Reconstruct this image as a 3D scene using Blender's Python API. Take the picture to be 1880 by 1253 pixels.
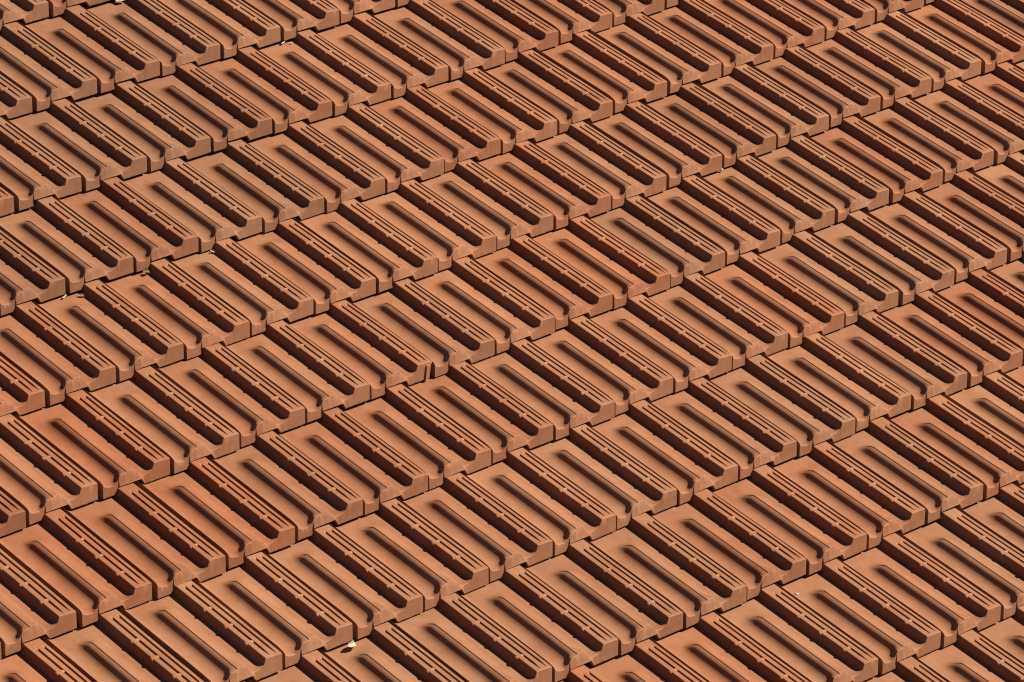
import bpy, bmesh, math, random
import numpy as np
from mathutils import Matrix, Vector

random.seed(7)
scene = bpy.context.scene
for ob in list(bpy.data.objects):
    bpy.data.objects.remove(ob)

# ------------------------------------------------------------------ frames
# roof frame: x along a course, y up the slope, z out of the roof; origin at the nose corner of the middle tile
W, L = 0.21, 0.35514                      # cover width and gauge of one tile (m)
PITCH = math.radians(15.2)                # roof pitch
TILT = math.radians(5.1)                  # every tile lies flatter than the roof by the overlap
ROOF = Matrix.Translation((0, 0, 6.0)) @ Matrix.Rotation(PITCH, 4, 'X')
TILE_ROT = Matrix.Rotation(-TILT, 4, 'X')

# ------------------------------------------------------------------ camera
cam_data = bpy.data.cameras.new('camera')
cam = bpy.data.objects.new('camera', cam_data)
scene.collection.objects.link(cam)
cam_data.sensor_fit = 'HORIZONTAL'
cam_data.sensor_width = 36.0
cam_data.lens = 8005.87 / 1880.0 * 36.0
cam_data.clip_start = 0.1
cam_data.clip_end = 3000.0
right = Vector((0.744318, -0.644986, 0.173159))
down = Vector((-0.275952, -0.533157, -0.799746))
fwd = Vector((0.608146, 0.547482, -0.574823))
m = Matrix((right, -down, -fwd)).transposed().to_4x4()
m.translation = Vector((-6.76445, -6.15109, 6.42490))
cam.matrix_world = ROOF @ m
scene.camera = cam

# ------------------------------------------------------------------ light
SUN_TILE = Vector((0.545, -0.311, 0.778))          # towards the sun, in the frame of one tile
sun_dir = ((ROOF @ TILE_ROT).to_3x3() @ SUN_TILE).normalized()
SUN_EL = math.asin(sun_dir.z)
SUN_AZ = math.atan2(sun_dir.x, sun_dir.y)          # clockwise from +Y
sun_data = bpy.data.lights.new('sun', 'SUN')
sun_data.energy = 5.0
sun_data.angle = math.radians(0.53)
sun_data.color = (1.0, 0.93, 0.83)
sun = bpy.data.objects.new('sun', sun_data)
scene.collection.objects.link(sun)
sun.rotation_euler = sun_dir.to_track_quat('Z', 'Y').to_euler()
sun.location = (8, -8, 14)

world = bpy.data.worlds.new('World')
scene.world = world
world.use_nodes = True
wn = world.node_tree
bg = wn.nodes['Background']
sky = wn.nodes.new('ShaderNodeTexSky')
sky.sky_type = 'NISHITA'
sky.sun_disc = False
sky.sun_elevation = SUN_EL
sky.sun_rotation = SUN_AZ
sky.air_density = 0.3
sky.dust_density = 0.3
wn.links.new(sky.outputs['Color'], bg.inputs['Color'])
bg.inputs['Strength'].default_value = 0.05

scene.view_settings.view_transform = 'Standard'
scene.view_settings.look = 'None'
scene.view_settings.exposure = 1.18
scene.view_settings.gamma = 1.0
scene.view_settings.use_curve_mapping = False
scene.cycles.filter_width = 1.15

# ------------------------------------------------------------------ helpers
def link(o, parent=None):
    scene.collection.objects.link(o)
    if parent is not None:
        o.parent = parent
    return o

def add_mesh(name, verts, faces, mat, parent=None, smooth=None):
    me = bpy.data.meshes.new(name)
    me.from_pydata([tuple(v) for v in verts], [], faces)
    me.update()
    if mat:
        me.materials.append(mat)
    if smooth is not None:
        me.shade_smooth()
        me.set_sharp_from_angle(angle=math.radians(smooth))
    o = bpy.data.objects.new(name, me)
    return link(o, parent)

def box_geom(c, s):
    vs = [(c[0] + s[0] * a / 2, c[1] + s[1] * b / 2, c[2] + s[2] * d / 2)
          for d in (-1, 1) for b in (-1, 1) for a in (-1, 1)]
    fs = [(0, 2, 3, 1), (4, 5, 7, 6), (0, 1, 5, 4), (2, 6, 7, 3), (0, 4, 6, 2), (1, 3, 7, 5)]
    return vs, fs

def ss(a, b, x):
    u = np.clip((x - a) / (b - a), 0, 1)
    return u * u * (3 - 2 * u)

class Nodes:
    def __init__(self, name):
        self.mat = bpy.data.materials.new(name)
        self.mat.use_nodes = True
        self.t = self.mat.node_tree
        self.b = self.t.nodes['Principled BSDF']
    def n(self, kind, **kw):
        nd = self.t.nodes.new('ShaderNode' + kind)
        for k, v in kw.items():
            if k in nd.inputs:
                nd.inputs[k].default_value = v
            else:
                setattr(nd, k, v)
        return nd
    def l(self, a, b):
        self.t.links.new(a, b)
    def ramp(self, src, stops):
        r = self.n('ValToRGB')
        e = r.color_ramp.elements
        while len(e) < len(stops):
            e.new(0.5)
        for el, (p, c) in zip(e, stops):
            el.position = p
            el.color = c if len(c) == 4 else (*c, 1)
        self.l(src, r.inputs['Fac'])
        return r.outputs['Color']
    def mix(self, kind, a, b, fac=1.0):
        mx = self.n('Mix')
        mx.data_type = 'RGBA'
        mx.blend_type = kind
        for sock, v in ((mx.inputs[6], a), (mx.inputs[7], b), (mx.inputs[0], fac)):
            if hasattr(v, 'is_linked'):
                self.l(v, sock)
            else:
                sock.default_value = v
        return mx.outputs[2]

# ------------------------------------------------------------------ materials
def clay_material():
    k = Nodes('terracotta')
    tc = k.n('TexCoord')
    oi = k.n('ObjectInfo')
    off = k.n('VectorMath', operation='SCALE')
    comb = k.n('CombineXYZ')
    k.l(oi.outputs['Random'], comb.inputs['X'])
    k.l(oi.outputs['Random'], comb.inputs['Y'])
    k.l(comb.outputs[0], off.inputs[0])
    off.inputs['Scale'].default_value = 47.0
    pos = k.n('VectorMath', operation='ADD')
    k.l(tc.outputs['Object'], pos.inputs[0])
    k.l(off.outputs[0], pos.inputs[1])
    P = pos.outputs[0]
    def noise(scale, detail=4.0, rough=0.55, stretch=None):
        nz = k.n('TexNoise', Scale=scale, Detail=detail, Roughness=rough)
        if stretch:
            mp = k.n('Mapping')
            mp.inputs['Scale'].default_value = stretch
            k.l(P, mp.inputs['Vector'])
            k.l(mp.outputs[0], nz.inputs['Vector'])
        else:
            k.l(P, nz.inputs['Vector'])
        return nz.outputs['Fac']
    # broad kiln-colour drift across one tile: orange where fresh, tan where dusty
    broad = k.ramp(noise(9.0, 3.0), [(0.32, (0.90, 0.86, 0.82)), (0.5, (1, 1, 1)), (0.68, (1.05, 1.09, 1.14))])
    blotch = k.ramp(noise(38.0, 5.0, 0.6), [(0.36, (0.94, 0.91, 0.88)), (0.52, (1, 1, 1)), (0.7, (1.03, 1.07, 1.12))])
    drag = k.ramp(noise(60.0, 4.0, 0.6, (1.0, 0.12, 1.0)), [(0.35, (0.96, 0.95, 0.94)), (0.55, (1, 1, 1)), (0.75, (1.02, 1.04, 1.06))])
    grain = k.ramp(noise(900.0, 3.0, 0.7), [(0.3, (0.90, 0.88, 0.86)), (0.5, (1, 1, 1)), (0.72, (1.05, 1.06, 1.08))])
    col = k.mix('MULTIPLY', oi.outputs['Color'], broad)
    col = k.mix('MULTIPLY', col, blotch)
    col = k.mix('MULTIPLY', col, drag)
    col = k.mix('MULTIPLY', col, grain)
    # pale lime bloom and scuffs
    sc = k.ramp(noise(21.0, 6.0, 0.7), [(0.66, (0, 0, 0)), (0.80, (1, 1, 1))])
    sc2 = k.ramp(noise(210.0, 3.0, 0.7), [(0.52, (0, 0, 0)), (0.66, (1, 1, 1))])
    scm = k.n('Math', operation='MULTIPLY')
    k.l(sc, scm.inputs[0]); k.l(sc2, scm.inputs[1])
    scf = k.n('Math', operation='MULTIPLY'); k.l(scm.outputs[0], scf.inputs[0]); scf.inputs[1].default_value = 0.6
    col = k.mix('MIX', col, (0.30, 0.20, 0.145, 1), scf.outputs[0])
    # dark pinholes and specks
    vor = k.n('TexVoronoi', Scale=75.0)
    k.l(P, vor.inputs['Vector'])
    dot = k.ramp(vor.outputs['Distance'], [(0.035, (1, 1, 1)), (0.075, (0, 0, 0))])
    rnd = k.n('SeparateColor'); k.l(vor.outputs['Color'], rnd.inputs[0])
    gate = k.n('Math', operation='GREATER_THAN'); k.l(rnd.outputs[0], gate.inputs[0]); gate.inputs[1].default_value = 0.89
    dm = k.n('Math', operation='MULTIPLY'); k.l(dot, dm.inputs[0]); k.l(gate.outputs[0], dm.inputs[1])
    dmf = k.n('Math', operation='MULTIPLY'); k.l(dm.outputs[0], dmf.inputs[0]); dmf.inputs[1].default_value = 0.7
    col = k.mix('MIX', col, (0.04, 0.02, 0.013, 1), dmf.outputs[0])
    # worn, paler arrises
    geo = k.n('NewGeometry')
    pt = k.ramp(geo.outputs['Pointiness'], [(0.535, (0, 0, 0)), (0.62, (1, 1, 1))])
    wn2 = k.ramp(noise(120.0, 4.0, 0.6), [(0.35, (0, 0, 0)), (0.65, (1, 1, 1))])
    w1 = k.n('Math', operation='MULTIPLY'); k.l(pt, w1.inputs[0]); k.l(wn2, w1.inputs[1])
    w2 = k.n('Math', operation='MULTIPLY'); k.l(w1.outputs[0], w2.inputs[0]); w2.inputs[1].default_value = 0.4
    col = k.mix('MIX', col, (0.31, 0.19, 0.125, 1), w2.outputs[0])
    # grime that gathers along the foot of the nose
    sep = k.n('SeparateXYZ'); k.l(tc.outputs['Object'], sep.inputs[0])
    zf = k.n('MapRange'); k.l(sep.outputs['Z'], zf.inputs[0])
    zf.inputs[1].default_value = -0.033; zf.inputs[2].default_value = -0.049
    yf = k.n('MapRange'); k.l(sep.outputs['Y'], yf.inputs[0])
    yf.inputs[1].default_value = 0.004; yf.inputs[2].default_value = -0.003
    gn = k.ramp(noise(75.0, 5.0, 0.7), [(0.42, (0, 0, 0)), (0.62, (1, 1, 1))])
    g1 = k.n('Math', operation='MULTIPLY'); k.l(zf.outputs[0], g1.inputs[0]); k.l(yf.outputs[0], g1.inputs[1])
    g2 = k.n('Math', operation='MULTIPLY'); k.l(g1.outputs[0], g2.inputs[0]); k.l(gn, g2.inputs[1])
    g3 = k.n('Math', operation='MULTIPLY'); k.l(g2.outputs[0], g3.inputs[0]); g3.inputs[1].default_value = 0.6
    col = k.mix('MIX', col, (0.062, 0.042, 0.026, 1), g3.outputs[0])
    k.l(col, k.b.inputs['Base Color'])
    k.b.inputs['Roughness'].default_value = 0.72
    k.b.inputs['Specular IOR Level'].default_value = 0.28
    bmp = k.n('Bump', Strength=0.25, Distance=0.0006)
    k.l(noise(420.0, 4.0, 0.65), bmp.inputs['Height'])
    bmp2 = k.n('Bump', Strength=0.2, Distance=0.002)
    k.l(noise(24.0, 3.0, 0.5), bmp2.inputs['Height'])
    k.l(bmp.outputs[0], bmp2.inputs['Normal'])
    k.l(bmp2.outputs[0], k.b.inputs['Normal'])
    return k.mat

def wood_material():
    k = Nodes('batten_wood')
    tc = k.n('TexCoord')
    mp = k.n('Mapping'); mp.inputs['Scale'].default_value = (1.5, 40, 40)
    k.l(tc.outputs['Object'], mp.inputs[0])
    nz = k.n('TexNoise', Scale=3.0, Detail=5.0)
    k.l(mp.outputs[0], nz.inputs['Vector'])
    k.l(k.ramp(nz.outputs['Fac'], [(0.3, (0.12, 0.075, 0.04)), (0.7, (0.24, 0.16, 0.09))]), k.b.inputs['Base Color'])
    k.b.inputs['Roughness'].default_value = 0.8
    return k.mat

def plain_material(name, a, b, scale, rough=0.8):
    k = Nodes(name)
    tc = k.n('TexCoord')
    nz = k.n('TexNoise', Scale=scale, Detail=5.0)
    k.l(tc.outputs['Object'], nz.inputs['Vector'])
    k.l(k.ramp(nz.outputs['Fac'], [(0.35, a), (0.65, b)]), k.b.inputs['Base Color'])
    k.b.inputs['Roughness'].default_value = rough
    return k.mat

CLAY = clay_material()
WOOD = wood_material()
FELT = plain_material('roofing_felt', (0.018, 0.017, 0.016), (0.035, 0.032, 0.03), 30.0)
LEAF_PALE = plain_material('dry_leaf_pale', (0.24, 0.185, 0.095), (0.36, 0.31, 0.20), 160.0, 0.6)
LEAF_BROWN = plain_material('dry_leaf_brown', (0.10, 0.045, 0.016), (0.26, 0.15, 0.055), 200.0, 0.55)
LIME = plain_material('bird_lime', (0.26, 0.20, 0.17), (0.40, 0.37, 0.34), 300.0)

# ------------------------------------------------------------------ one interlocking clay tile (millimetres)
# x: -205.6 (left edge) .. 0 (right edge of the cover ridge); y: 0 at the nose, up the slope; z: 0 at the ridge top
WALL = np.array([(-205.6, -1.55), (-198, -1.02), (-190, -.68), (-182, -.36), (-176, -.10), (-169, .10), (-161, .38), (-155, .72), (-151, 1.12), (-148.5, 1.48),
                 (-146, 1.68), (-143.6, 1.60), (-142, 1.0), (-139.5, .66), (-135, .44), (-130.6, .32)], float)
WALL[:, 0] += np.interp(WALL[:, 0], [-190, -160], [0, 5.0])
WALL[5:, 0] = -128 + (WALL[5:, 0] + 125.6) * .86
WALL[5:, 1] *= .95
CREST = -128.0
PAN = -21.5
GROOVES = ((-31.0, 7.4, 9.5), (-12.0, 6.8, 9.5))     # centre, width, depth

_wx = np.linspace(WALL[0, 0], WALL[-1, 0], 300)
_ws = np.interp(_wx, WALL[:, 0], WALL[:, 1])
_wz = np.concatenate([[0], np.cumsum((_ws[1:] + _ws[:-1]) / 2 * np.diff(_wx))])
_wz -= _wz.min()
TROUGH = _wx[_wz.argmin()]
def wall_rise(x):
    return np.interp(x, _wx, _wz)
RISE = float(_wz[-1])

def tile_z(x, y):
    """height of the upper surface"""
    # left trough rolling up into the curved left wall of the middle rib, a small lip, then a gentle fall to the right
    d = 17 * (1 - ss(-6, 28, y))
    xw = x + d * np.clip((CREST - 3 - x) / 16, 0, 1) * np.clip((x + 176) / 10, 0, 1)
    rib = PAN + wall_rise(xw)
    top = PAN + RISE + 1.5
    nose = 1 - ss(2, 42, y)
    fa = CREST + 18 * nose
    fb = CREST + 50 - 5 * nose
    fall = top - (top - PAN) * ss(0, 1, (x - fa) / (fb - fa))
    mid = np.where(x < CREST, rib, fall)
    fade = 1 - ss(268, 318, y)
    z = np.where(x < TROUGH, rib, PAN + (mid - PAN) * fade)
    z = z - .4 * (1 - np.clip((x + 205.6) / 1.2, 0, 1)) ** 2
    z = z - 10 * np.clip(1 - y / 34, 0, 1) ** 2 * np.clip((-178 - x) / 26, 0, 1)
    # cover ridge: a top that falls 3 mm to the right, a steep left wall that spreads into the pan at the nose
    rw = np.interp(x, [-62, -56, -53, -51.6, -50.8, -48.4, -47.4, -46.2], [PAN, PAN + .5, PAN + 2.2, PAN + 5, PAN + 9, 1.4, 2.6, 3])
    rn = np.interp(x, [-80, -72, -66, -61, -57, -54, -52, -50.4, -48.6, -47.4, -46.2], [PAN, PAN + .6, PAN + 1.8, PAN + 3.6, PAN + 6.2, PAN + 9.5, PAN + 13, PAN + 17.5, 1.0, 2.6, 3])
    wn_ = (1 - ss(-2, 25, y)) ** 1.2
    z = np.where(x > -90, np.maximum(z, rw * (1 - wn_) + rn * wn_), z)
    z = np.where(x > -46.2, -x * 3 / 46.2, z)
    z = z + 1.4 * np.clip((-12 - z) / 6, 0, 1) * (1 - ss(0, 28, y))
    # two grooves, running out at the nose and under the tile above
    for gc, gw, dep in GROOVES:
        gy = gw / 2 * (.25 + .75 * ss(4, 42, y))
        g = 1 - ss(gy - .45, gy, np.abs(x - gc))
        run = ss(6, 24, y) * (1 - ss(322, 325, y))
        z = z - dep * g * run
    # rounded arris on the right edge
    z = z - 1.0 * np.clip((x + 1.2) / 1.2, 0, 1) ** 2
    return z

def bottom_nose(x):
    return np.interp(x, [-207, -155.6, -154.4, -88, -77, 0], [-48, -48, -29.6, -29.6, -47.5, -47.5])

XS = np.array(sorted(set(np.round(np.concatenate([
    [-205.6, -205.2, -204.4, -203, -201.5], np.arange(-200, -162, 3.5), np.arange(-162, -158, 2),
    np.arange(-158, -132, 1.25), [-157.2, -155.6, -154.4], np.arange(-132, -126, 1.5), [CREST - .45, CREST + .15], [-124.6, -123],
    np.arange(-121, -78, 3.2), [-88], np.arange(-78, -54, 2.0), [-77], np.arange(-54, -46, .8),
    [-46.2, -44, -40, -37, -25, -21.5, -18, -6, -3.5, -1.2, -.5, 0],
    [gc + k * (gw / 2 + e) for gc, gw, dep in GROOVES for k in (-1, 1) for e in (.6, .02, -.22, -.46, -.9, -1.5, -2.0)], [gc for gc, _, _ in GROOVES]]), 2))), float)
YS = np.array([0, 1.0, 2.2, 4, 6, 8, 10, 12.5, 15, 18, 21, 24, 27, 30, 34, 39, 45, 60, 80, 100, 125, 150, 175, 200, 225, 245, 260, 268, 276, 284, 292, 300, 308, 316, 321, 324, 328, 340, 360, 385, 425], float)

def blob(bm, c, r, axis_len, tilt=0.0):
    """a small rounded bar across the first groove with a knob at its left end"""
    seg = 8
    rings = [(-axis_len / 2 - r[0] * .95, .35), (-axis_len / 2 - r[0] * .6, .8), (-axis_len / 2, 1.0), (-axis_len * .05, .95), (axis_len / 2, .8), (axis_len / 2 + r[0] * .6, .35)]
    prev = None
    for px, k in rings:
        ring = []
        for i in range(seg):
            a = math.pi * 2 * i / seg
            ring.append(bm.verts.new((c[0] + px, c[1] + math.cos(a) * r[1] * k, c[2] + math.sin(a) * r[2] * k)))
        if prev:
            for i in range(seg):
                bm.faces.new((prev[i], prev[(i + 1) % seg], ring[(i + 1) % seg], ring[i]))
        else:
            bm.faces.new(list(reversed(ring)))
        prev = ring
    bm.faces.new(prev)

def tile_bmesh(seed):
    rng = np.random.default_rng(seed)
    bm = bmesh.new()
    nx, ny = len(XS), len(YS)
    X, Y = np.meshgrid(XS, YS, indexing='ij')
    # smooth random waviness, different in every mould
    ph = rng.uniform(0, 6.28, 12); am = rng.normal(0, 1, 6)
    wob = (am[0] * .22 * np.sin(Y / 71 + ph[0]) + am[1] * .16 * np.sin(Y / 33 + ph[1] + X / 60) + am[2] * .12 * np.sin(X / 23 + ph[2]))
    Z = tile_z(X, Y) + wob
    # left edge bows inwards near the nose
    X2 = X + 4.5 * (1 - ss(0, 40, Y)) ** 2 * np.clip((-186 - X) / 21, 0, 1)
    X2 = X2 + rng.normal(0, .35) * np.sin(Y / 55 + ph[3]) * np.clip((X + 60) / 12, 0, 1)
    # nose: the face leans out towards its foot; the rib end slopes back
    z0 = Z[:, :1]
    y0 = .14 * z0 + 4 * np.exp(-((X[:, :1] + 114) / 17) ** 6)
    k = np.clip(1 - Y / 45, 0, 1)
    Y2 = Y + y0 * k
    # rounded top arris of the nose, rounder on the ridge
    arr = np.clip(1 - Y / 3.0, 0, 1) ** 2
    Z2 = Z - arr * (.5 + .6 * rng.random())
    chip = np.interp(XS, np.linspace(-205.6, 0, 24), np.abs(rng.normal(0, .32, 24)))[:, None]
    Z2 = Z2 - chip * arr
    Y2 = Y2 + .9 * chip * arr
    V = np.stack([X2, Y2, Z2], -1)
    grid = [[bm.verts.new(V[i, j]) for j in range(ny)] for i in range(nx)]
    for i in range(nx - 1):
        for j in range(ny - 1):
            bm.faces.new((grid[i][j], grid[i + 1][j], grid[i + 1][j + 1], grid[i][j + 1]))
    # nose face, chamfer, foot, underside
    b = bottom_nose(XS)
    xl = X2[:, 0]
    ragged = np.interp(XS, np.linspace(-205.6, 0, 40), rng.normal(0, .45, 40))
    def row(ys, zs, xs=None):
        xs = xl if xs is None else xs
        return [bm.verts.new((xs[i], ys[i], zs[i])) for i in range(nx)]
    topz, topy = Z2[:, 0], Y2[:, 0]
    r1 = row(topy + (-7 - topy) * .5, topz + (b + 4.4 - topz) * .5)
    r2 = row(np.full(nx, -7.0), b + 4.4 + ragged * .4)
    r3 = row(np.full(nx, -3.2) + ragged * .6, b + .6 + ragged)
    r4 = row(np.full(nx, 14.0), b)
    UB = -28.0
    ub = np.minimum(np.full(nx, UB), topz * 0 + UB)
    r5 = row(np.full(nx, 18.0), np.full(nx, UB), X[:, 9])
    r6 = row(np.full(nx, 425.0), np.full(nx, UB), X[:, -1])
    rows = [[grid[i][0] for i in range(nx)], r1, r2, r3, r4, r5, r6, [grid[i][ny - 1] for i in range(nx)]]
    for a, c in zip(rows[:-1], rows[1:]):
        for i in range(nx - 1):
            bm.faces.new((a[i + 1], a[i], c[i], c[i + 1]))
    # side walls
    for i, flip in ((0, False), (nx - 1, True)):
        loop = [grid[i][j] for j in range(ny)] + [r6[i], r5[i], r4[i], r3[i], r2[i], r1[i]]
        if flip:
            f = bm.faces.new(loop)
        else:
            f = bm.faces.new(list(reversed(loop)))
    side = [f for f in bm.faces if len(f.verts) > 10]
    bmesh.ops.triangulate(bm, faces=side)
    # side lock that runs under the neighbour's ridge
    vs, fs = box_geom((-219.5, 225, -34.2), (32, 398, 6))
    bv = [bm.verts.new(v) for v in vs]
    for f in fs:
        bm.faces.new([bv[q] for q in f])
    vs, fs = box_geom((-206.2, 225, -29.2), (6, 398, 6))
    bv = [bm.verts.new(v) for v in vs]
    for f in fs:
        bm.faces.new([bv[q] for q in f])
    # knobs across the first groove
    for ky in (72, 150, 227.5):
        blob(bm, (-39.2 + rng.normal(0, .4), ky + rng.normal(0, .8), -.3), (3.8, 5.8, 3.9), 18.5)
    return bm

def finish(bm, name, cut=None, jag=0):
    """bm in mm -> mesh datablock in metres"""
    bmesh.ops.scale(bm, vec=(.001, .001, .001), verts=bm.verts)
    bmesh.ops.recalc_face_normals(bm, faces=bm.faces)
    me = bpy.data.meshes.new(name)
    bm.to_mesh(me)
    bm.free()
    me.materials.append(CLAY)
    me.shade_smooth()
    me.set_sharp_from_angle(angle=math.radians(34))
    return me

def carve(bm, planes):
    """keep the side of every plane (point, normal) that its normal points away from; close the cuts"""
    for co, no in planes:
        r = bmesh.ops.bisect_plane(bm, geom=bm.verts[:] + bm.edges[:] + bm.faces[:], plane_co=Vector(co), plane_no=Vector(no), clear_outer=True)
        ed = [e for e in bm.edges if e.is_boundary]
        if ed:
            bmesh.ops.holes_fill(bm, edges=ed, sides=0)
    return bm

def join(target, other):
    me = bpy.data.meshes.new('tmp')
    other.to_mesh(me); other.free()
    target.from_mesh(me)
    bpy.data.meshes.remove(me)

def broken_tile():
    """a tile whose nose corner has cracked off under the ridge; returns tile mesh and the loose chip"""
    P1, N1 = (-19, 0, -4), (1, .06, -.24)
    flip = lambda n: tuple(-q for q in n)
    a = carve(tile_bmesh(301), [(P1, N1)])
    b = carve(tile_bmesh(301), [(P1, flip(N1)), ((0, 13, -10), (-.15, -1, .25))])
    c = carve(tile_bmesh(301), [(P1, flip(N1)), ((0, 13, -10), (.15, 1, -.25)), ((-10, 0, -6.5), (-.12, .5, -1))])
    join(a, b); join(a, c)
    f = carve(tile_bmesh(301), [(P1, flip(N1)), ((0, 10, -10), (.15, 1, -.25)), ((-10, 0, -8.5), (.25, -.3, 1)), ((-6, 0, -10), (1, .1, -.3))])
    return finish(a, 'roof_tile_cracked'), finish(f, 'clay_chip')

TILE_MESHES = [finish(tile_bmesh(100 + i), 'roof_tile') for i in range(8)]
CRACKED, CHIP = broken_tile()

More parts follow.
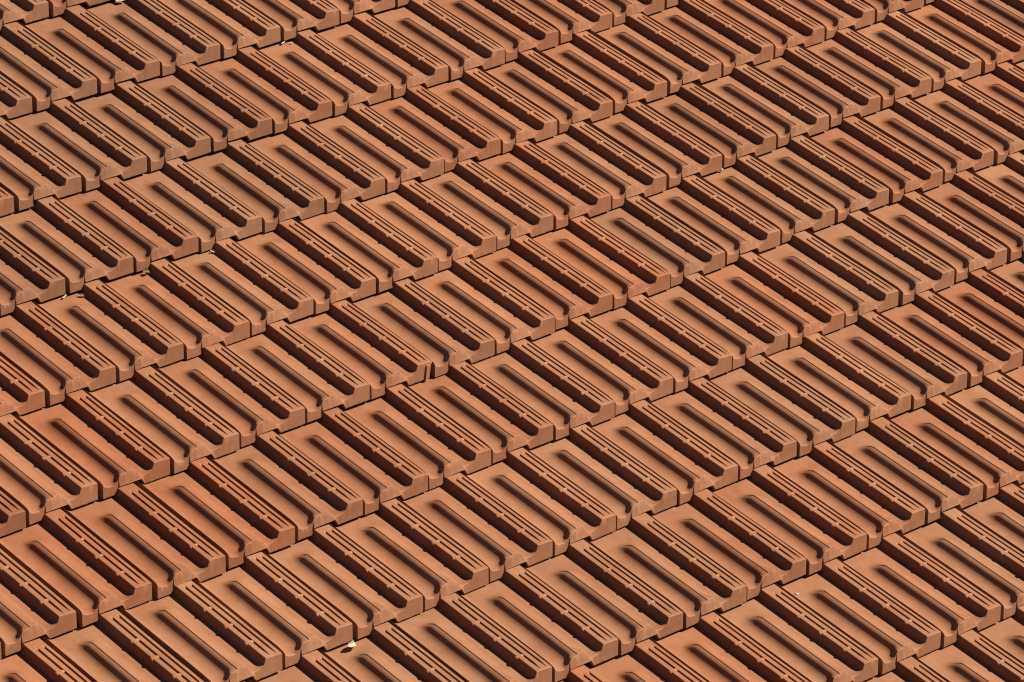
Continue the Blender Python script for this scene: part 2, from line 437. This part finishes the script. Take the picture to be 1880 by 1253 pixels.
TILES = [  # (half-column, course, dx mm, dy mm): offset of each tile from an even lattice
    (-4,-8,-2.7,54.4),(-2,-8,-0.9,55.7),(0,-8,-2.3,54.7),(2,-8,-2.7,54.9),(4,-8,-4.1,55.0),
    (-7,-7,-1.2,57.2),(-5,-7,-1.9,53.1),(-3,-7,-3.3,48.9),(-1,-7,-4.7,44.7),(1,-7,-2.1,40.5),(3,-7,0.0,36.3),(5,-7,5.0,32.1),(7,-7,8.4,27.9),(9,-7,7.0,23.7),(11,-7,6.2,19.5),(13,-7,4.8,15.3),
    (-8,-6,-4.4,52.1),(-6,-6,-1.3,47.9),(-4,-6,-0.8,43.7),(-2,-6,-2.2,39.5),(0,-6,0.6,35.3),(2,-6,2.7,31.1),(4,-6,4.8,26.9),(6,-6,6.2,22.7),(8,-6,4.8,18.5),(10,-6,3.4,14.3),(12,-6,2.0,10.1),(14,-6,0.6,5.9),(16,-6,-0.8,1.7),(18,-6,-2.2,-2.5),(20,-6,-3.1,-3.6),
    (-11,-5,-5.0,31.5),(-9,-5,-6.0,35.7),(-7,-5,-6.8,39.9),(-5,-5,-5.3,36.9),(-3,-5,-0.3,32.7),(-1,-5,0.5,28.5),(1,-5,5.2,24.3),(3,-5,5.1,20.1),(5,-5,3.7,15.9),(7,-5,2.3,11.7),(9,-5,0.9,7.5),(11,-5,-0.5,3.3),(13,-5,-1.9,-0.9),(15,-5,-3.3,-5.1),(17,-5,-4.7,-6.6),(19,-5,-4.7,-4.5),(21,-5,-1.8,-1.2),(23,-5,-1.4,2.7),(25,-5,2.9,3.5),(27,-5,7.3,6.2),
    (-12,-4,-7.2,20.3),(-10,-4,-7.8,22.9),(-8,-4,-8.8,23.2),(-6,-4,-9.6,19.0),(-4,-4,-6.8,14.8),(-2,-4,-2.6,10.6),(0,-4,-1.2,6.4),(2,-4,-2.6,2.2),(4,-4,-1.2,-2.0),(6,-4,-0.3,-6.2),(8,-4,0.3,-3.0),(10,-4,-1.1,-4.9),(12,-4,-2.5,-3.4),(14,-4,-3.9,-6.2),(16,-4,-4.0,-5.2),(18,-4,-1.1,-1.0),(20,-4,3.7,3.2),(22,-4,8.7,4.2),(24,-4,13.7,8.4),(26,-4,18.7,10.0),(28,-4,23.7,14.2),(30,-4,28.7,16.7),
    (-15,-3,-10.5,7.7),(-13,-3,-11.9,8.9),(-11,-3,-10.7,13.1),(-9,-3,-11.5,13.4),(-7,-3,-10.0,9.2),(-5,-3,-5.0,5.0),(-3,-3,-2.5,0.8),(-1,-3,2.5,0.1),(1,-3,1.1,-4.1),(3,-3,-0.3,-8.3),(5,-3,-1.7,-12.5),(7,-3,-3.1,-15.0),(9,-3,-4.5,-18.9),(11,-3,-5.9,-14.7),(13,-3,-1.0,-10.5),(15,-3,1.8,-6.3),(17,-3,6.8,-2.1),(19,-3,11.8,2.1),(21,-3,16.8,6.3),(23,-3,21.8,9.1),(25,-3,26.8,12.3),(27,-3,31.8,16.5),(29,-3,36.8,18.4),
    (-16,-2,-14.0,3.6),(-14,-2,-14.5,5.4),(-12,-2,-9.6,6.8),(-10,-2,-4.6,8.7),(-8,-2,0.4,8.7),(-6,-2,3.9,4.5),(-4,-2,2.5,0.3),(-2,-2,1.1,-3.9),(0,-2,-0.3,-8.1),(2,-2,-1.7,-12.3),(4,-2,-3.1,-13.8),(6,-2,-4.5,-9.6),(8,-2,-5.2,-11.1),(10,-2,-1.0,-6.9),(12,-2,4.0,-2.7),(14,-2,9.0,-1.0),(16,-2,14.0,3.2),(18,-2,19.0,7.4),(20,-2,24.0,11.6),(22,-2,29.0,13.2),(24,-2,34.0,16.8),(26,-2,39.0,17.9),(28,-2,44.0,21.2),(30,-2,49.0,20.3),
    (-19,-1,-20.2,0.2),(-17,-1,-21.6,1.4),(-15,-1,-17.0,1.2),(-13,-1,-12.0,2.6),(-11,-1,-7.0,6.4),(-9,-1,-2.0,3.3),(-7,-1,-0.7,1.8),(-5,-1,-2.1,-2.4),(-3,-1,-3.5,-2.4),(-1,-1,-4.9,-5.4),(1,-1,-6.3,-9.6),(3,-1,-7.7,-5.9),(5,-1,-9.1,-1.7),(7,-1,-10.5,-4.8),(9,-1,-9.5,-1.4),(11,-1,-4.5,0.5),(13,-1,0.5,4.3),(15,-1,5.5,8.5),(17,-1,10.5,12.7),(19,-1,15.5,15.1),(21,-1,20.5,17.8),(23,-1,25.5,13.6),(25,-1,30.5,15.2),(27,-1,35.5,17.7),(29,-1,40.5,19.1),
    (-22,0,-30.6,-9.7),(-20,0,-25.6,-5.5),(-18,0,-20.6,-5.2),(-16,0,-15.6,-2.3),(-14,0,-10.6,-0.6),(-12,0,-5.6,3.6),(-10,0,-0.6,-0.6),(-8,0,-0.0,-4.7),(-6,0,1.7,-0.5),(-4,0,0.3,-1.1),(-2,0,-1.1,0.1),(0,0,-2.5,-4.1),(2,0,-3.9,-3.8),(4,0,-5.3,0.4),(6,0,-6.7,-0.2),(8,0,-8.1,4.0),(10,0,-5.0,8.2),(12,0,0.0,12.4),(14,0,5.0,12.4),(16,0,10.0,9.0),(18,0,15.0,13.2),(20,0,20.0,9.0),(22,0,25.0,4.8),(24,0,30.0,8.7),(26,0,35.0,11.0),(28,0,40.0,13.4),(30,0,45.0,12.9),
    (-23,1,-36.3,-14.0),(-21,1,-31.3,-11.0),(-19,1,-26.3,-7.8),(-17,1,-21.3,-3.6),(-15,1,-16.3,0.6),(-13,1,-11.3,-3.6),(-11,1,-6.3,-7.8),(-9,1,-1.3,-3.6),(-7,1,3.4,0.6),(-5,1,2.0,0.3),(-3,1,0.6,2.6),(-1,1,-0.8,3.1),(1,1,-2.2,0.2),(3,1,-3.6,4.4),(5,1,-5.0,2.1),(7,1,-6.4,4.5),(9,1,-7.8,0.3),(11,1,-8.6,2.1),(13,1,-3.6,-2.1),(15,1,1.4,1.0),(17,1,6.4,-0.1),(19,1,11.4,-1.2),(21,1,16.4,3.0),(23,1,21.4,1.6),(25,1,26.4,2.4),(27,1,28.9,1.7),(29,1,33.9,5.8),
    (-26,2,-39.3,-13.4),(-24,2,-34.3,-14.3),(-22,2,-29.3,-14.8),(-20,2,-24.3,-14.4),(-18,2,-19.3,-11.4),(-16,2,-14.3,-7.6),(-14,2,-9.3,-3.4),(-12,2,-4.3,0.8),(-10,2,0.7,5.0),(-8,2,5.7,3.0),(-6,2,5.9,6.2),(-4,2,4.5,8.3),(-2,2,3.1,7.3),(0,2,1.7,9.4),(2,2,0.3,5.2),(4,2,-1.1,4.2),(6,2,-2.5,0.0),(8,2,-3.9,2.4),(10,2,-4.5,-1.8),(12,2,0.5,-3.9),(14,2,5.5,-2.5),(16,2,10.5,-1.8),(18,2,13.1,-2.5),(20,2,14.1,-2.9),(22,2,19.1,-0.4),(24,2,18.8,-1.8),
    (-23,3,-31.8,-14.7),(-21,3,-26.8,-12.2),(-19,3,-21.8,-10.1),(-17,3,-16.8,-9.5),(-15,3,-11.8,-6.4),(-13,3,-6.8,-2.2),(-11,3,-1.8,-1.2),(-9,3,2.1,3.0),(-7,3,3.2,6.4),(-5,3,1.8,3.3),(-3,3,0.4,-0.9),(-1,3,-1.0,-5.0),(1,3,-2.4,-0.8),(3,3,-3.8,-5.0),(5,3,-3.0,-5.1),(7,3,-3.8,-9.3),(9,3,1.2,-10.6),(11,3,6.2,-7.0),(13,3,11.2,-4.7),(15,3,9.8,-6.1),(17,3,8.4,-4.7),(19,3,7.0,-1.4),(21,3,9.4,-5.0),
    (-18,4,-5.4,-4.2),(-16,4,-0.4,-3.4),(-14,4,1.8,-0.5),(-12,4,0.4,1.6),(-10,4,0.9,-0.3),(-8,4,-0.5,-0.7),(-6,4,-1.9,-1.4),(-4,4,-3.3,-4.2),(-2,4,-4.7,-8.4),(0,4,-6.1,-10.0),(2,4,-2.6,-14.2),(4,4,-3.1,-18.4),(6,4,1.9,-17.0),(8,4,3.9,-16.8),(10,4,6.6,-15.4),(12,4,6.7,-13.4),(14,4,7.1,-10.5),(16,4,5.7,-6.8),
    (-11,5,-1.1,0.6),(-9,5,-2.5,-3.6),(-7,5,-3.4,-7.8),(-5,5,-2.7,-12.0),(-3,5,-4.1,-16.2),(-1,5,-2.5,-20.4),(1,5,2.5,-24.6),(3,5,1.4,-28.8),(5,5,3.3,-31.0),(7,5,1.9,-27.3),(9,5,1.5,-23.1),(11,5,5.1,-21.5),(13,5,4.1,-21.3),
    (-6,6,-2.7,-21.7),(-4,6,-2.8,-25.9),(-2,6,-0.4,-30.1),(0,6,-0.5,-34.3),(2,6,1.4,-35.0),(4,6,0.0,-33.3),(6,6,-1.4,-34.8),(8,6,0.6,-36.3),
    (-1,7,1.1,-37.7),(1,7,-0.3,-33.5),(3,7,-1.7,-37.1),
]

# ------------------------------------------------------------------ the roof
roof = bpy.data.objects.new('tiled_roof', None)
link(roof)
roof.matrix_world = ROOF
roof['label'] = 'sunlit sloping roof covered in rows of ribbed terracotta clay tiles'
roof['category'] = 'roof'

BASE = np.array([0.202, 0.0830, 0.0362])
rc = random.Random(21)
EXTRA = {}
for (c2, r, dx, dy) in TILES:
    me = TILE_MESHES[rc.randrange(len(TILE_MESHES))]
    cracked = (c2, r) == (-2, 0)
    if cracked:
        me = CRACKED
    o = bpy.data.objects.new('roof_tile', me)
    link(o, roof)
    loc = Vector((c2 / 2 * W + dx / 1000, -r * L + dy / 1000, max(-.0008, rc.gauss(.0003, .0010))))
    M = (Matrix.Translation(loc) @ TILE_ROT @ Matrix.Rotation(math.radians(rc.gauss(0, .12)), 4, 'Z')
                      @ Matrix.Rotation(math.radians(rc.gauss(0, .20)), 4, 'Y'))
    o.matrix_local = M
    v = 1 + rc.gauss(0, .045)
    hue = max(-.05, rc.gauss(0, .055))
    if r <= -2 and c2 < 3:                        # browner batch
        v *= .88; hue -= .02
    if r in (-1, 0, 1) and c2 < -4:               # redder, fresher batch
        hue += .07; v *= .97
    c = BASE * v * np.array([1, 1 - hue, 1 - 1.6 * hue])
    o.color = (float(c[0]), float(c[1]), float(c[2]), 1)
    if cracked:
        o['label'] = 'roof tile with its nose corner cracked and broken away'
        chip = bpy.data.objects.new('clay_chip', CHIP)
        link(chip)
        piv = Vector((-.014, -.004, -.028))
        chip.matrix_world = (ROOF @ M @ Matrix.Translation((.0015, -.0030, .0005)) @ Matrix.Translation(piv)
                             @ Matrix.Rotation(math.radians(-4), 4, 'Y') @ Matrix.Rotation(math.radians(7), 4, 'Z') @ Matrix.Translation(-piv))
        chip.color = o.color
        chip['label'] = 'small broken clay chip wedged in the cracked nose of a tile'
        chip['category'] = 'chip'

rows = sorted({t[1] for t in TILES})
x0 = min(t[0] for t in TILES) / 2 * W - .5
x1 = max(t[0] for t in TILES) / 2 * W + .5
for r in rows:
    cs = [t[0] / 2 * W for t in TILES if t[1] == r]
    a, b = min(cs) - .21, max(cs) + .02
    vs, fs = box_geom((0, 0, 0), (b - a, .045, .03))
    o = add_mesh('batten', vs, fs, WOOD, roof)
    o.matrix_local = Matrix.Translation(((a + b) / 2, -r * L, 0)) @ TILE_ROT @ Matrix.Translation((0, .405, -.028 - .0155))
vs, fs = box_geom(((x0 + x1) / 2, -(rows[0] + rows[-1]) / 2 * L + .2, -.125), (x1 - x0, (len(rows) + 1) * L, .04))
add_mesh('roof_deck', vs, fs, FELT, roof)

# ------------------------------------------------------------------ small litter caught under the tile noses
def scrap(name, loc, size, rot, curl, mat, seed, label, cat, n=(8, 5)):
    """a dry, curled scrap of leaf or straw, with thickness and a ragged outline"""
    rr = random.Random(seed)
    a, b = n
    V, F = [], []
    prof = [math.sin(math.pi * (i + .45) / (a - .1)) ** .6 * rr.uniform(.75, 1.1) for i in range(a)]
    for s in (0, 1):
        rr2 = random.Random(seed + 5)
        for i in range(a):
            for j in range(b):
                u = i / (a - 1) - .5
                w = (j / (b - 1) - .5) * prof[i]
                z = curl * size[1] * (4 * w * w) + .25 * curl * size[0] * u * u + rr2.gauss(0, .035) * size[1]
                V.append((u * size[0] + rr2.gauss(0, .02) * size[0], w * size[1], z + (.0004 if s else 0)))
    q = lambda s, i, j: s * a * b + i * b + j
    for i in range(a - 1):
        for j in range(b - 1):
            F.append((q(1, i, j), q(1, i + 1, j), q(1, i + 1, j + 1), q(1, i, j + 1)))
            F.append((q(0, i, j), q(0, i, j + 1), q(0, i + 1, j + 1), q(0, i + 1, j)))
    for i in range(a - 1):
        F.append((q(0, i, 0), q(0, i + 1, 0), q(1, i + 1, 0), q(1, i, 0)))
        F.append((q(0, i + 1, b - 1), q(0, i, b - 1), q(1, i, b - 1), q(1, i + 1, b - 1)))
    for j in range(b - 1):
        F.append((q(0, 0, j + 1), q(0, 0, j), q(1, 0, j), q(1, 0, j + 1)))
        F.append((q(0, a - 1, j), q(0, a - 1, j + 1), q(1, a - 1, j + 1), q(1, a - 1, j)))
    o = add_mesh(name, V, F, mat, None, 60)
    rx, ry, rz = (math.radians(t) for t in rot)
    o.matrix_world = (ROOF @ Matrix.Translation(loc) @ Matrix.Rotation(rz, 4, 'Z') @ Matrix.Rotation(ry, 4, 'Y') @ Matrix.Rotation(rx, 4, 'X'))
    o['label'] = label
    o['category'] = cat
    return o

def lump(name, loc, size, rotz, seed, label, cat):
    rr = random.Random(seed)
    bm = bmesh.new()
    bmesh.ops.create_icosphere(bm, subdivisions=2, radius=1)
    for v in bm.verts:
        k = 1 + rr.gauss(0, .12)
        v.co = Vector((v.co.x * size[0] * k, v.co.y * size[1] * k, v.co.z * size[2] * k))
    me = bpy.data.meshes.new(name)
    bm.to_mesh(me); bm.free()
    me.materials.append(LIME)
    me.shade_smooth()
    o = link(bpy.data.objects.new(name, me))
    o.matrix_world = ROOF @ Matrix.Translation(loc) @ Matrix.Rotation(math.radians(rotz), 4, 'Z')
    o['label'] = label
    o['category'] = cat
    return o

scrap('dry_leaf', (-1.066, -.731, -.041), (.036, .017), (30, 20, 18), .7, LEAF_PALE, 3, 'cream crumpled dry leaf sticking out under a tile nose at the bottom edge', 'leaf')
scrap('dry_leaf', (.134, 1.778, -.043), (.030, .020), (20, -10, -20), .5, LEAF_PALE, 8, 'yellowish dry leaf under a tile nose at the top left edge', 'leaf')
scrap('dry_leaf', (-.594, .692, -.045), (.017, .015), (20, 0, -25), .8, LEAF_BROWN, 11, 'brown curled leaf husk caught under a tile nose beside a pale bit of straw', 'leaf')
scrap('straw', (-.575, .697, -.044), (.019, .006), (25, 10, 25), .9, LEAF_PALE, 13, 'pale bit of straw lying beside the brown leaf husk', 'straw')
scrap('straw', (-.846, .703, -.045), (.016, .004), (30, -8, 20), .6, LEAF_PALE, 17, 'thin pale straw sliver in the gap left of the golden flake', 'straw')
scrap('dry_leaf', (-.803, .688, -.048), (.019, .009), (15, 0, -35), .5, LEAF_BROWN, 19, 'golden brown leaf flake lying flat below a tile joint on the left', 'leaf')
scrap('seed_wing', (-.380, .686, -.044), (.016, .007), (35, 10, -48), .5, LEAF_PALE, 23, 'pale pointed seed wing in a dark gap, the lower of two', 'seed wing')
scrap('seed_wing', (-.366, .694, -.041), (.014, .005), (35, 10, -40), .5, LEAF_BROWN, 29, 'tan pointed seed wing beside a ridge wall, the upper of two', 'seed wing')
scrap('straw', (.424, 1.403, -.046), (.016, .005), (30, 0, 12), .6, LEAF_PALE, 31, 'short straw bit under a tile nose near the top, longer of two', 'straw')
scrap('straw', (.449, 1.394, -.047), (.008, .005), (30, 0, -30), .6, LEAF_PALE, 37, 'tiny pale straw crumb under a tile nose near the top', 'straw')
lump('pebble', (1.1525, .3455, -.0445), (.0050, .0032, .0045), 30, 5, 'small white pebble stuck in the joint between two tile noses', 'pebble')
lump('lime_spot', (.0376, -1.1149, -.0488), (.0060, .0028, .0012), -40, 9, 'white bird lime spot on a tile pan near the bottom right', 'spot')
